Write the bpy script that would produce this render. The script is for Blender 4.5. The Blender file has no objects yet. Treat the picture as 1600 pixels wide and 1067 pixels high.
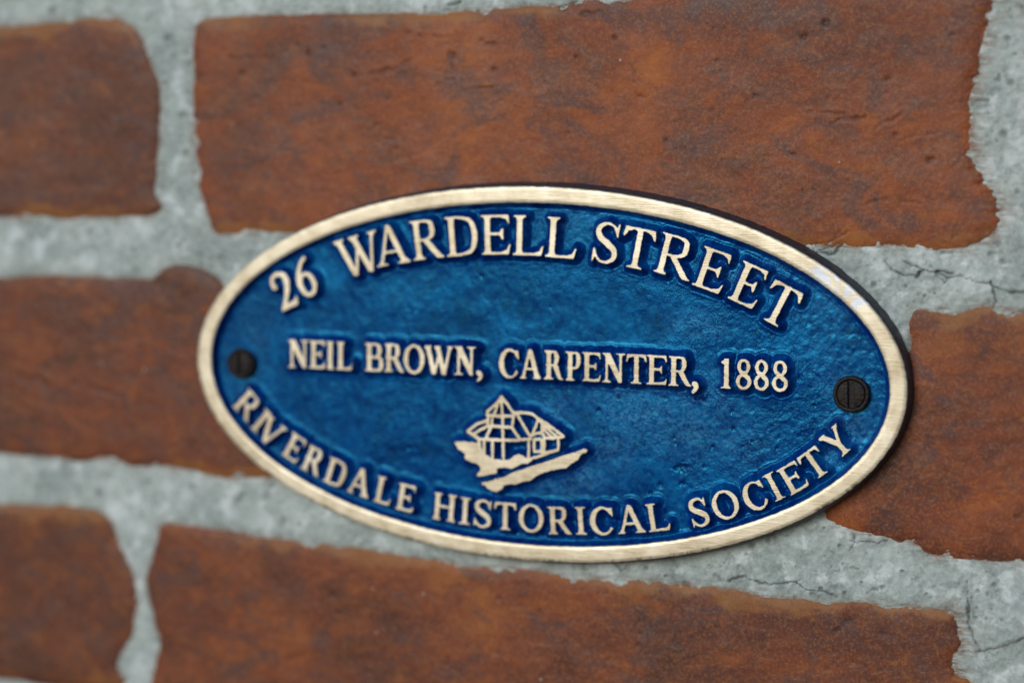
import bpy, math
import numpy as np
from mathutils import Matrix, Vector

# ------------------------------------------------------------------ camera
# wall frame: x right, y up, z out of the wall, millimetres, origin = plaque centre on its polished face
# blender frame: X right, Y into the wall, Z up, metres
HGT = 1.45
YAW, PIT, ROL = math.radians(20.38), math.radians(-4.92), math.radians(0.69)
TX, TY, DIST, FPX = -4.94, 8.71, 528.95, 3100.0
PW, PH = 1600.0, 1067.0

def rot_cam():
    cy, sy, cp, sp, cr, sr = math.cos(YAW), math.sin(YAW), math.cos(PIT), math.sin(PIT), math.cos(ROL), math.sin(ROL)
    Ry = np.array([[cy, 0, sy], [0, 1, 0], [-sy, 0, cy]])
    Rx = np.array([[1, 0, 0], [0, cp, -sp], [0, sp, cp]])
    Rz = np.array([[cr, -sr, 0], [sr, cr, 0], [0, 0, 1]])
    return Ry @ Rx @ Rz

RC = rot_cam()
CC = np.array([TX, TY, 0.0]) + RC @ np.array([0, 0, DIST])
TOB = np.array([[1, 0, 0], [0, 0, -1], [0, 1, 0]], float)

def surf(px, z=0.0):
    """where a sight line of the survey photograph meets the plane z of the wall frame (mm)"""
    px = np.asarray(px, float).reshape(-1, 2)
    v = np.stack([(px[:, 0] - PW / 2) / FPX, -(px[:, 1] - PH / 2) / FPX, -np.ones(len(px))], 1) @ RC.T
    t = (z - CC[2]) / v[:, 2]
    return (CC + v * t[:, None])[:, :2]

scene = bpy.context.scene
cam_d = bpy.data.cameras.new('camera')
cam = bpy.data.objects.new('camera', cam_d)
scene.collection.objects.link(cam)
cam_d.sensor_width = 36.0
cam_d.lens = FPX / PW * 36.0
cam_d.clip_start, cam_d.clip_end = 0.01, 100.0
M = np.eye(4)
M[:3, :3] = TOB @ RC
M[:3, 3] = TOB @ (CC * 0.001) + np.array([0, 0, HGT])
cam.matrix_world = Matrix(M.tolist())
cam_d.dof.use_dof = True
cam_d.dof.focus_distance = 0.508
cam_d.dof.aperture_fstop = 4.0
scene.camera = cam

# ------------------------------------------------------------------ light
SUN_EL, SUN_AZ = math.radians(19), math.radians(-17)      # azimuth: 0 = straight out of the wall, + = to the right
world = bpy.data.worlds.new('World')
scene.world = world
world.use_nodes = True
wn = world.node_tree
wn.nodes.clear()
sky = wn.nodes.new('ShaderNodeTexSky')
sky.sky_type = 'NISHITA'
sky.sun_disc = False
sky.sun_elevation = SUN_EL
sky.sun_rotation = math.pi - SUN_AZ
sky.air_density, sky.dust_density, sky.ozone_density = 1.0, 0.4, 2.0
bg = wn.nodes.new('ShaderNodeBackground')
bg.inputs['Strength'].default_value = 0.05
wo = wn.nodes.new('ShaderNodeOutputWorld')
wn.links.new(sky.outputs[0], bg.inputs[0])
wn.links.new(bg.outputs[0], wo.inputs[0])
sun_d = bpy.data.lights.new('sun', 'SUN')
sun_d.energy = 1.5
sun_d.angle = math.radians(26)
sun_d.color = (1.0, 0.97, 0.93)
sun = bpy.data.objects.new('sun', sun_d)
scene.collection.objects.link(sun)
to_sun = Vector((math.sin(SUN_AZ) * math.cos(SUN_EL), -math.cos(SUN_AZ) * math.cos(SUN_EL), math.sin(SUN_EL)))
sun.rotation_euler = to_sun.to_track_quat('Z', 'Y').to_euler()
scene.view_settings.view_transform = 'Standard'
scene.view_settings.look = 'None'
scene.view_settings.gamma = 1.0
scene.view_settings.exposure = 0.46

# ------------------------------------------------------------------ numeric helpers
_tab = np.random.RandomState(7).rand(256, 256) * 2 - 1

def vnoise(x, y, seed=0):
    x = np.asarray(x, float) + seed * 17.31
    y = np.asarray(y, float) + seed * 31.77
    xi, yi = np.floor(x).astype(int), np.floor(y).astype(int)
    fx, fy = x - xi, y - yi
    fx, fy = fx * fx * fx * (fx * (fx * 6 - 15) + 10), fy * fy * fy * (fy * (fy * 6 - 15) + 10)
    g = lambda a, b: _tab[a & 255, b & 255]
    a = g(xi, yi) * (1 - fx) + g(xi + 1, yi) * fx
    b = g(xi, yi + 1) * (1 - fx) + g(xi + 1, yi + 1) * fx
    return a * (1 - fy) + b * fy

def fbm(x, y, seed=0, octs=4, gain=0.5):
    s, a, f = 0, 1.0, 1.0
    for o in range(octs):
        ca, sa = math.cos(.6 + o * 1.1), math.sin(.6 + o * 1.1)
        s = s + a * vnoise((x * ca - y * sa) * f + o * 5.2, (x * sa + y * ca) * f - o * 3.7, seed + o)
        a *= gain
        f *= 2.03
    return s

def sstep(a, b, x):
    t = np.clip((x - a) / (b - a), 0, 1)
    return t * t * (3 - 2 * t)

def seg_dist(X, Y, pts, closed=True, chunk=200000):
    P = np.asarray(pts, float)
    A = P if closed else P[:-1]
    B = np.roll(P, -1, 0) if closed else P[1:]
    shp = X.shape
    x, y = X.ravel(), Y.ravel()
    d2 = np.full(x.shape, 1e18)
    for (ax, ay), (bx, by) in zip(A, B):
        ex, ey = bx - ax, by - ay
        L = ex * ex + ey * ey + 1e-12
        t = np.clip(((x - ax) * ex + (y - ay) * ey) / L, 0, 1)
        np.minimum(d2, (x - ax - t * ex) ** 2 + (y - ay - t * ey) ** 2, out=d2)
    return np.sqrt(d2).reshape(shp)

def inside(X, Y, pts):
    P = np.asarray(pts, float)
    Q = np.roll(P, -1, 0)
    r = np.zeros(X.shape, bool)
    for (ax, ay), (bx, by) in zip(P, Q):
        if ay == by:
            continue
        c = ((ay > Y) != (by > Y)) & (X < (bx - ax) * (Y - ay) / (by - ay) + ax)
        r ^= c
    return r

def poly_sdf(X, Y, pts):
    d = seg_dist(X, Y, pts)
    return np.where(inside(X, Y, pts), -d, d)

def catmull(pts, n=10, closed=False):
    P = np.asarray(pts, float)
    N = len(P)
    out = []
    rng = range(N) if closed else range(N - 1)
    for i in rng:
        if closed:
            p0, p1, p2, p3 = P[(i - 1) % N], P[i], P[(i + 1) % N], P[(i + 2) % N]
        else:
            p1, p2 = P[i], P[i + 1]
            p0 = P[i - 1] if i > 0 else 2 * p1 - p2
            p3 = P[i + 2] if i + 2 < N else 2 * p2 - p1
        for t in np.arange(n) / n:
            out.append(0.5 * (2 * p1 + (p2 - p0) * t + (2 * p0 - 5 * p1 + 4 * p2 - p3) * t * t + (3 * p1 - p0 - 3 * p2 + p3) * t ** 3))
    if not closed:
        out.append(P[-1])
    return np.array(out)

def blur(F, s):
    r = int(math.ceil(3 * s))
    k = np.exp(-0.5 * (np.arange(-r, r + 1) / s) ** 2)
    k /= k.sum()
    for ax in (0, 1):
        G = np.pad(F, [(r, r) if a == ax else (0, 0) for a in (0, 1)], mode='edge')
        H = np.zeros_like(F)
        for i, w in enumerate(k):
            H += w * (G[i:i + F.shape[0], :] if ax == 0 else G[:, i:i + F.shape[1]])
        F = H
    return F

def contours(F, xs, ys):
    """closed loops of F = 0 (inside negative); F[iy, ix]"""
    ins = F < 0
    ny, nx = F.shape
    c = ins[:-1, :-1].astype(int) + ins[:-1, 1:] * 2 + ins[1:, 1:] * 4 + ins[1:, :-1] * 8
    cells = np.argwhere((c > 0) & (c < 15))
    T = {1: [(3, 0)], 2: [(0, 1)], 3: [(3, 1)], 4: [(1, 2)], 5: [(3, 2), (1, 0)], 6: [(0, 2)], 7: [(3, 2)],
         8: [(2, 3)], 9: [(2, 0)], 10: [(0, 3), (2, 1)], 11: [(2, 1)], 12: [(1, 3)], 13: [(1, 0)], 14: [(0, 3)]}
    nxt = {}
    def key(iy, ix, e):
        return (('h', iy, ix), ('v', iy, ix + 1), ('h', iy + 1, ix), ('v', iy, ix))[e]
    for iy, ix in cells:
        for a, b in T[c[iy, ix]]:
            nxt[key(iy, ix, a)] = key(iy, ix, b)
    def pt(k):
        o, iy, ix = k
        f0 = F[iy, ix]
        f1 = F[iy, ix + 1] if o == 'h' else F[iy + 1, ix]
        t = f0 / (f0 - f1)
        return (xs[ix] + t * (xs[1] - xs[0]), ys[iy]) if o == 'h' else (xs[ix], ys[iy] + t * (ys[1] - ys[0]))
    loops = []
    while nxt:
        k0, k = next(iter(nxt.items()))
        L = [k0]
        del nxt[k0]
        while k != k0 and k in nxt:
            L.append(k)
            k = nxt.pop(k)
        if len(L) > 6:
            P = np.array([pt(q) for q in L])
            P = (np.roll(P, 1, 0) + 2 * P + np.roll(P, -1, 0)) / 4
            loops.append(P)
    return loops

# ------------------------------------------------------------------ object helpers
COL = scene.collection

def to_b(V):
    V = np.asarray(V, float)
    return np.stack([V[:, 0], -V[:, 2], V[:, 1]], 1) * 0.001

def empty(name, loc_mm, parent=None):
    o = bpy.data.objects.new(name, None)
    o.empty_display_size = 0.02
    COL.objects.link(o)
    p = to_b([loc_mm])[0]
    o.location = (p[0], p[1], p[2] + (0 if parent else HGT))
    if parent:
        o.parent = parent
        q = origin[parent.name]
        o.location = tuple(p - to_b([q])[0])
    origin[o.name] = tuple(loc_mm)
    return o

origin = {}

def mesh_obj(name, V, F, mats, parent, centre=None, smooth=True, attrs=None, fmat=None):
    """V in wall-frame mm, F an (n,3) or (n,4) int array or list of lists; ONE mesh object"""
    V = np.asarray(V, float)
    c = np.asarray(centre if centre is not None else (V.min(0) + V.max(0)) / 2, float)
    B = to_b(V - c)
    me = bpy.data.meshes.new(name)
    if isinstance(F, np.ndarray):
        n, k = F.shape
        me.vertices.add(len(B))
        me.vertices.foreach_set('co', B.astype(np.float32).ravel())
        me.loops.add(n * k)
        me.loops.foreach_set('vertex_index', F.astype(np.int32).ravel())
        me.polygons.add(n)
        me.polygons.foreach_set('loop_start', np.arange(0, n * k, k, dtype=np.int32))
        me.update(calc_edges=True)
    else:
        me.from_pydata([tuple(b) for b in B], [], [list(f) for f in F])
        me.update()
    me.validate()
    for m in (mats if isinstance(mats, (list, tuple)) else [mats]):
        me.materials.append(m)
    if fmat is not None:
        me.polygons.foreach_set('material_index', np.asarray(fmat, np.int32))
    me.polygons.foreach_set('use_smooth', np.full(len(me.polygons), bool(smooth)))
    for an, av in (attrs or {}).items():
        a = me.attributes.new(an, 'FLOAT', 'POINT')
        a.data.foreach_set('value', np.asarray(av, np.float32).ravel())
    o = bpy.data.objects.new(name, me)
    COL.objects.link(o)
    q = origin[parent.name] if parent else (0, 0, 0)
    p = to_b([c])[0] - to_b([q])[0]
    o.location = (p[0], p[1], p[2] + (0 if parent else HGT))
    if parent:
        o.parent = parent
    origin[o.name] = tuple(c)
    return o

def grid_faces(keep):
    """quads of a regular vertex grid keep[iy,ix]; returns faces, used-vertex index"""
    ny, nx = keep.shape
    idx = np.arange(ny * nx).reshape(ny, nx)
    k = keep[:-1, :-1] & keep[:-1, 1:] & keep[1:, 1:] & keep[1:, :-1]
    Q = np.stack([idx[:-1, :-1][k], idx[:-1, 1:][k], idx[1:, 1:][k], idx[1:, :-1][k]], 1)
    used = np.unique(Q)
    rem = np.full(ny * nx, -1)
    rem[used] = np.arange(len(used))
    return rem[Q], used

def loft(rings, close_first=False, close_last=False):
    n = len(rings[0])
    V = np.concatenate(rings)
    F = []
    for r in range(len(rings) - 1):
        for i in range(n):
            j = (i + 1) % n
            F.append((r * n + i, r * n + j, (r + 1) * n + j, (r + 1) * n + i))
    if close_first:
        F.append(tuple(range(n))[::-1])
    if close_last:
        F.append(tuple((len(rings) - 1) * n + i for i in range(n)))
    return V, F

# ------------------------------------------------------------------ materials
class NT:
    def __init__(self, name):
        self.m = bpy.data.materials.new(name)
        self.m.use_nodes = True
        self.t = self.m.node_tree
        self.t.nodes.clear()
        self.out = self.t.nodes.new('ShaderNodeOutputMaterial')
        self.b = self.t.nodes.new('ShaderNodeBsdfPrincipled')
        self.t.links.new(self.b.outputs[0], self.out.inputs[0])
        g = self.t.nodes.new('ShaderNodeNewGeometry')
        v = self.t.nodes.new('ShaderNodeVectorMath')
        v.operation = 'SCALE'
        v.inputs['Scale'].default_value = 1000.0
        self.link(g.outputs['Position'], v.inputs[0])
        self.pos = v.outputs[0]          # millimetres
    def link(self, a, b):
        self.t.links.new(a, b)
    def setv(self, sock, v):
        if hasattr(v, 'is_linked') or isinstance(v, bpy.types.NodeSocket):
            self.link(v, sock)
        else:
            sock.default_value = v
    def mapping(self, scale=(1, 1, 1), rot=(0, 0, 0), loc=(0, 0, 0)):
        n = self.t.nodes.new('ShaderNodeMapping')
        n.inputs['Location'].default_value = loc
        n.inputs['Rotation'].default_value = rot
        n.inputs['Scale'].default_value = scale
        self.link(self.pos, n.inputs[0])
        return n.outputs[0]
    def noise(self, scale, detail=4, rough=0.55, vec=None, dist=0.0):
        n = self.t.nodes.new('ShaderNodeTexNoise')
        n.inputs['Scale'].default_value = scale
        n.inputs['Detail'].default_value = detail
        n.inputs['Roughness'].default_value = rough
        n.inputs['Distortion'].default_value = dist
        self.link(vec or self.pos, n.inputs['Vector'])
        return n.outputs['Fac']
    def voro(self, scale, vec=None, rand=1.0, feat='F1'):
        n = self.t.nodes.new('ShaderNodeTexVoronoi')
        n.feature = feat
        n.inputs['Scale'].default_value = scale
        n.inputs['Randomness'].default_value = rand
        self.link(vec or self.pos, n.inputs['Vector'])
        return n.outputs['Distance']
    def attr(self, name):
        n = self.t.nodes.new('ShaderNodeAttribute')
        n.attribute_name = name
        return n.outputs['Fac']
    def rng(self, v, a, b, c=0.0, d=1.0, smooth=True):
        n = self.t.nodes.new('ShaderNodeMapRange')
        n.interpolation_type = 'SMOOTHSTEP' if smooth else 'LINEAR'
        for i, q in enumerate((v, a, b, c, d)):
            self.setv(n.inputs[i], q)
        return n.outputs[0]
    def math(self, op, a, b=0.0):
        n = self.t.nodes.new('ShaderNodeMath')
        n.operation = op
        self.setv(n.inputs[0], a)
        self.setv(n.inputs[1], b)
        return n.outputs[0]
    def mix(self, f, a, b, mode='MIX'):
        n = self.t.nodes.new('ShaderNodeMix')
        n.data_type = 'RGBA'
        n.blend_type = mode
        self.setv(n.inputs[0], f)
        for s, q in ((n.inputs[6], a), (n.inputs[7], b)):
            self.setv(s, tuple(q) + (1,) if isinstance(q, (tuple, list)) and len(q) == 3 else q)
        return n.outputs[2]
    def ramp(self, f, stops):
        n = self.t.nodes.new('ShaderNodeValToRGB')
        e = n.color_ramp.elements
        while len(e) < len(stops):
            e.new(0.5)
        for q, (p, c) in zip(e, stops):
            q.position = p
            q.color = tuple(c) + (1,)
        self.link(f, n.inputs[0])
        return n.outputs[0]
    def bump(self, h, dist_mm, strength=1.0, normal=None):
        n = self.t.nodes.new('ShaderNodeBump')
        n.inputs['Strength'].default_value = strength
        n.inputs['Distance'].default_value = dist_mm * 0.001
        self.link(h, n.inputs['Height'])
        if normal:
            self.link(normal, n.inputs['Normal'])
        return n.outputs[0]
    def done(self, col=None, rough=None, normal=None, **kw):
        if col is not None:
            self.setv(self.b.inputs['Base Color'], tuple(col) + (1,) if isinstance(col, (tuple, list)) else col)
        if rough is not None:
            self.setv(self.b.inputs['Roughness'], rough)
        if normal is not None:
            self.link(normal, self.b.inputs['Normal'])
        for k, v in kw.items():
            self.setv(self.b.inputs[k], v)
        return self.m

def mat_brick():
    n = NT('painted_brick')
    big = n.noise(0.026, 5, 0.6, dist=0.6)
    mid = n.noise(0.10, 5, 0.60, n.mapping((0.7, 1, 1.2)), 0.8)
    f = n.math('ADD', n.math('MULTIPLY', big, 0.6), n.math('MULTIPLY', mid, 0.4))
    col = n.ramp(f, [(0.37, (0.052, 0.021, 0.018)), (0.44, (0.110, 0.031, 0.018)), (0.51, (0.178, 0.043, 0.018)),
                     (0.57, (0.245, 0.062, 0.019)), (0.66, (0.365, 0.112, 0.024))])
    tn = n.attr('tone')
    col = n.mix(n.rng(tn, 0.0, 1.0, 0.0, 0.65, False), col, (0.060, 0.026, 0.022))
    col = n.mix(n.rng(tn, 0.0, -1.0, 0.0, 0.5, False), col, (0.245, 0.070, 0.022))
    # brushed strokes of the stain
    st = n.noise(0.20, 5, 0.62, n.mapping((0.45, 1, 1.3), (0, 0.06, 0)), 0.7)
    col = n.mix(n.rng(st, 0.48, 0.72, 0.0, 0.45), col, (0.070, 0.028, 0.024))
    st2 = n.noise(0.13, 8, 0.72, n.mapping((0.6, 1, 1.1), (0, -0.12, 0), (40, 0, 13)), 0.9)
    col = n.mix(n.rng(st2, 0.47, 0.70, 0.0, 0.55), col, (0.300, 0.092, 0.024))
    # sooty blue-grey smudges
    sm = n.noise(0.055, 5, 0.60, n.mapping((1, 1, 1.5), (0, 0, 0), (7, 3, 91)), 1.2)
    col = n.mix(n.rng(sm, 0.49, 0.66, 0.0, 0.72), col, (0.070, 0.040, 0.041))
    # grain: glowing flecks of the thin stain and dark pores
    gr = n.noise(1.3, 4, 0.78)
    col = n.mix(n.rng(gr, 0.46, 0.66, 0.0, 0.72), col, n.mix(0.5, col, (0.44, 0.165, 0.050)))
    g2 = n.noise(1.9, 3, 0.7, n.mapping(loc=(3, 9, 4)))
    col = n.mix(n.rng(g2, 0.55, 0.69, 0.0, 0.50), col, (0.048, 0.022, 0.020))
    # ochre margin where the stain was brushed along the arris
    ed = n.attr('edge')
    wob = n.noise(0.10, 4, 0.6)
    e1 = n.math('ADD', ed, n.math('MULTIPLY', n.math('SUBTRACT', wob, 0.5), 14.0))
    om = n.math('MULTIPLY', n.rng(e1, 1.4, 4.2, 1.0, 0.0), n.attr('bed'))
    ochre = n.mix(n.noise(0.9, 4, 0.7), (0.22, 0.080, 0.020), (0.35, 0.165, 0.045))
    col = n.mix(n.math('MULTIPLY', om, 0.60), col, ochre)
    # thin paint over mortar right at the edge
    fr = n.noise(1.1, 4, 0.7, n.mapping((0.35, 1, 1)))
    fm = n.rng(n.math('ADD', ed, n.math('MULTIPLY', n.math('SUBTRACT', fr, 0.5), 3.0)), -0.1, 0.8, 1.0, 0.0)
    col = n.mix(n.math('MULTIPLY', fm, 0.30), col, (0.27, 0.20, 0.15))
    # pits and marks modelled in the mesh are coloured darker; a few pale specks of lime
    col = n.mix(n.math('MULTIPLY', n.attr('pit'), 0.8), col, (0.040, 0.034, 0.038))
    sp = n.voro(0.085, n.mapping(loc=(11, 5, 3)))
    col = n.mix(n.rng(sp, 0.016, 0.038, 0.75, 0.0), col, (0.45, 0.43, 0.42))
    h = n.math('ADD', n.math('MULTIPLY', gr, 0.6), n.math('MULTIPLY', n.noise(0.40, 5, 0.65), 0.7))
    nb = n.bump(h, 0.17, 0.8)
    return n.done(col, n.rng(mid, 0.3, 0.7, 0.44, 0.60), nb, **{'Specular IOR Level': 0.28})

def mat_mortar():
    n = NT('lime_mortar')
    a = n.noise(0.07, 5, 0.6, dist=0.4)
    b = n.noise(0.50, 7, 0.76)
    f = n.math('ADD', n.math('MULTIPLY', a, 0.45), n.math('MULTIPLY', b, 0.55))
    col = n.ramp(f, [(0.36, (0.200, 0.250, 0.250)), (0.46, (0.320, 0.395, 0.395)), (0.55, (0.415, 0.495, 0.495)), (0.68, (0.55, 0.635, 0.64))])
    d = n.noise(0.26, 7, 0.80, n.mapping(loc=(20, 4, 8)), 0.8)
    col = n.mix(n.rng(d, 0.53, 0.68, 0.0, 0.48), col, (0.115, 0.145, 0.140))
    s = n.noise(1.7, 3, 0.7)
    col = n.mix(n.rng(s, 0.60, 0.72, 0.0, 0.40), col, (0.10, 0.115, 0.115))
    pale = n.noise(0.16, 5, 0.65, n.mapping(loc=(9, 14, 28)))
    col = n.mix(n.rng(pale, 0.50, 0.66, 0.0, 0.75), col, (0.62, 0.71, 0.74))
    v = n.voro(0.30, n.mapping((1, 1, 1), (0, 0, 0), (2, 1, 6)))
    col = n.mix(n.rng(v, 0.05, 0.12, 0.50, 0.0), col, (0.12, 0.12, 0.115))
    st = n.math('MULTIPLY', n.attr('stain'), n.rng(n.noise(0.9, 5, 0.75, n.mapping((0.22, 1, 1.2))), 0.40, 0.60))
    col = n.mix(n.math('MULTIPLY', st, 0.75), col, (0.20, 0.105, 0.065))
    col = n.mix(n.attr('dirt_shade'), col, (0.125, 0.130, 0.125))
    col = n.mix(n.math('MULTIPLY', n.attr('crack'), 0.85), col, (0.026, 0.032, 0.036))
    h = n.math('ADD', n.math('MULTIPLY', b, 1.0), n.math('MULTIPLY', s, 0.35))
    nb = n.bump(h, 0.26, 0.8)
    return n.done(col, 0.68, nb, **{'Specular IOR Level': 0.3})

def mat_blue():
    n = NT('blue_enamel')
    # brush drags of the hand-painted enamel and blotches of thicker paint
    st = n.noise(0.42, 6, 0.70, n.mapping((1.25, 1, 0.55), (0, 0.25, 0)), 0.8)
    bl = n.noise(0.085, 5, 0.62, dist=0.9)
    f = n.math('ADD', n.math('MULTIPLY', st, 0.5), n.math('MULTIPLY', bl, 0.5))
    col = n.ramp(f, [(0.38, (0.0003, 0.009, 0.105)), (0.50, (0.0004, 0.024, 0.170)), (0.63, (0.0006, 0.074, 0.270))])
    # chalked, scuffed patches of enamel
    ch = n.math('MULTIPLY', n.attr('chalk'), n.rng(n.noise(0.70, 7, 0.80, None, 0.9), 0.44, 0.60))
    col = n.mix(n.math('MULTIPLY', ch, 0.75), col, (0.055, 0.220, 0.47))
    fl = n.noise(0.95, 5, 0.74, n.mapping((1.3, 1, 0.7), (0, 0.3, 0), (5, 5, 5)), 0.8)  # cyan highlight flecks painted into the enamel colour
    col = n.mix(n.rng(fl, 0.58, 0.72, 0.0, 0.60), col, (0.010, 0.25, 0.50))
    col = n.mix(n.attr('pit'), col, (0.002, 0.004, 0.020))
    h = n.math('ADD', n.math('MULTIPLY', n.noise(0.55, 5, 0.66, None, 0.5), 1.0), n.math('MULTIPLY', n.noise(1.8, 3, 0.6), 0.50))
    amp = n.rng(n.noise(0.05, 3, 0.5, n.mapping(loc=(31, 0, 7))), 0.40, 0.60, 0.25, 1.0)
    nb = n.bump(n.math('MULTIPLY', h, amp), 0.21, 0.85)
    return n.done(col, n.rng(bl, 0.3, 0.7, 0.20, 0.30), nb, **{'Specular IOR Level': 0.78, 'Specular Tint': (0.05, 0.60, 1.0, 1.0)})

def mat_bronze():
    n = NT('linished_bronze')
    br = n.noise(1.0, 4, 0.7, n.mapping((0.16, 1, 2.8), (0, 0.13, 0)))
    b2 = n.noise(0.16, 4, 0.6)
    b3 = n.noise(0.03, 3, 0.6, n.mapping(loc=(12, 3, 44)))
    col = n.ramp(n.math('ADD', n.math('ADD', n.math('MULTIPLY', br, 0.38), n.math('MULTIPLY', b2, 0.34)), n.math('MULTIPLY', b3, 0.28)),
                 [(0.40, (0.44, 0.375, 0.255)), (0.50, (0.66, 0.60, 0.455)), (0.60, (0.84, 0.79, 0.65))])
    sp = n.noise(1.5, 4, 0.75)
    col = n.mix(n.rng(sp, 0.63, 0.74, 0.0, 0.55), col, (0.26, 0.20, 0.11))
    wear = n.attr('wear')
    col = n.mix(n.math('MULTIPLY', wear, n.rng(n.noise(0.30, 6, 0.70, n.mapping(loc=(4, 0, 2)), 0.8), 0.47, 0.50)), col, (0.56, 0.63, 0.74))
    col = n.mix(n.attr('pit'), col, (0.035, 0.033, 0.030))
    nb = n.bump(br, 0.09, 0.7)
    return n.done(col, n.rng(br, 0.3, 0.7, 0.34, 0.52), nb, Metallic=0.42)

def mat_side():
    n = NT('dark_casting_edge')
    a = n.noise(0.8, 5, 0.7)
    col = n.ramp(a, [(0.35, (0.012, 0.015, 0.024)), (0.55, (0.030, 0.036, 0.054)), (0.72, (0.085, 0.088, 0.095))])
    return n.done(col, 0.5, n.bump(a, 0.25, 0.8))

def mat_screw():
    n = NT('blackened_steel')
    a = n.noise(0.9, 5, 0.7)
    col = n.ramp(a, [(0.35, (0.004, 0.003, 0.004)), (0.56, (0.011, 0.008, 0.009)), (0.72, (0.052, 0.030, 0.023))])
    return n.done(col, n.rng(a, 0.3, 0.7, 0.35, 0.6), n.bump(a, 0.30, 0.9), **{'Metallic': 0.2, 'Specular IOR Level': 0.3})

BRICK, MORTAR, BLUE, BRONZE, SIDE, SCREW = mat_brick(), mat_mortar(), mat_blue(), mat_bronze(), mat_side(), mat_screw()

# ------------------------------------------------------------------ the wall
ZB, ZM = -5.75, -6.2          # brick faces, mortar face (mm behind the polished rim)
wall = empty('brick_wall', (0, 0, ZM))
wall['label'] = 'red-brown stained brick wall with wide pale grey flush mortar joints behind the plaque'
wall['category'] = 'wall'

BR = {
 'a': [(-880, 40), (-500, 38), (-200, 40), (0, 39), (105, 34), (160, 27), (197, 37), (223, 66), (236, 105), (245, 131), (247, 184), (245, 250), (240, 300), (243, 334), (120, 341), (0, 341), (-300, 340), (-600, 338), (-885, 336)],
 'b': [(305, 40), (362, 28), (487, 23), (612, 22), (737, 17), (800, 13), (900, 4), (1050, -6), (1250, -16), (1450, -24), (1547, -20), (1547, 20), (1540, 60), (1530, 100), (1519, 150), (1518, 195), (1522, 225), (1525, 262), (1548, 295), (1562, 318), (1560, 350), (1532, 378), (1475, 389), (1425, 387), (1350, 385), (1338, 390), (1312, 385), (1270, 384), (1100, 378), (900, 372), (700, 368), (462, 365), (425, 366), (350, 366), (331, 364), (323, 335), (312, 305), (304, 275), (299, 200), (302, 109)],
 'c': [(-560, 424), (-200, 430), (0, 434), (75, 431), (150, 434), (225, 436), (244, 430), (262, 417), (300, 418), (326, 427), (347, 447), (375, 500), (400, 560), (425, 640), (445, 700), (440, 742), (422, 747), (380, 747), (330, 745), (300, 736), (210, 729), (180, 719), (112, 719), (0, 708), (-200, 700), (-560, 690)],
 'd': [(1425, 491), (1450, 486), (1500, 484), (1545, 478), (1600, 487), (1800, 490), (2150, 500), (2780, 515), (2790, 800), (2770, 985), (2400, 960), (1900, 910), (1600, 879), (1527, 875), (1480, 872), (1453, 868), (1436, 856), (1420, 846), (1405, 847), (1387, 839), (1340, 831), (1298, 816), (1286, 800), (1290, 760), (1330, 700), (1385, 640), (1410, 590), (1420, 540)],
 'e': [(-960, 742), (-500, 760), (-200, 776), (0, 789), (86, 791), (148, 799), (172, 820), (184, 855), (205, 896), (211, 934), (209, 965), (203, 992), (188, 1020), (182, 1040), (188, 1075), (100, 1073), (40, 1066), (0, 1060), (-300, 1042), (-960, 1000)],
 'f': [(254, 819), (310, 822), (344, 829), (400, 836), (500, 850), (600, 864), (700, 878), (730, 885), (800, 886), (850, 894), (900, 902), (1000, 907), (1075, 915), (1140, 921), (1175, 930), (1225, 935), (1289, 943), (1357, 942), (1393, 948), (1438, 947), (1484, 956), (1498, 968), (1500, 990), (1503, 1010), (1490, 1032), (1496, 1050), (1512, 1070), (1518, 1150), (1515, 1370), (1300, 1330), (1000, 1270), (700, 1205), (400, 1145), (243, 1115), (241, 1044), (247, 1010), (244, 989), (234, 948), (227, 906), (237, 872), (247, 830)],
 'g': [(1610, 985), (1700, 990), (2200, 1060), (2900, 1150), (2920, 1700), (2200, 1530), (1700, 1420), (1618, 1390), (1612, 1250), (1607, 1100), (1606, 1040)],
 'h': [(1622, -20), (1700, -26), (2300, -45), (2950, -60), (2960, 430), (2300, 410), (1700, 395), (1640, 388), (1630, 300), (1620, 150)],
}
PLQ_A, PLQ_B, RIMW = 100.0, 49.98, 4.3
brick_polys = {}
for k, px in BR.items():
    brick_polys[k] = catmull(surf(px, ZB), 5, True)

# courses above and below the photograph's frame, regular stretchers
extra = []
pa = {k: (v.min(0), v.max(0)) for k, v in brick_polys.items()}
pitch = 74.0
def rect(x0, x1, y0, y1, s):
    r = np.random.RandomState(s)
    pts = []
    for (ax, ay), (bx, by) in (((x0, y0), (x1, y0)), ((x1, y0), (x1, y1)), ((x1, y1), (x0, y1)), ((x0, y1), (x0, y0))):
        for t in np.arange(6) / 6:
            pts.append((ax + (bx - ax) * t + r.uniform(-.9, .9), ay + (by - ay) * t + r.uniform(-.9, .9)))
    return catmull(pts, 2, True)
ytop = max(brick_polys['b'][:, 1].max(), brick_polys['a'][:, 1].max()) + 14
ybot = min(brick_polys['e'][:, 1].min(), brick_polys['f'][:, 1].min()) - 14
for j, sh in enumerate((-0.5, 0.0)):
    y0 = ytop + j * pitch
    for i in range(-2, 3):
        x0 = -115 + (i + sh) * 232
        extra.append(rect(x0, x0 + 218, y0, y0 + 60, 100 + j * 9 + i))
y0 = ybot - 60
for i in range(-2, 3):
    x0 = -115 + (i - 0.5) * 232
    extra.append(rect(x0, x0 + 218, y0, y0 + 60, 300 + i))

def in_plaque(X, Y, grow=0.0):
    return (X / (PLQ_A + grow)) ** 2 + (Y / (PLQ_B + grow)) ** 2 < 1

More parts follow.
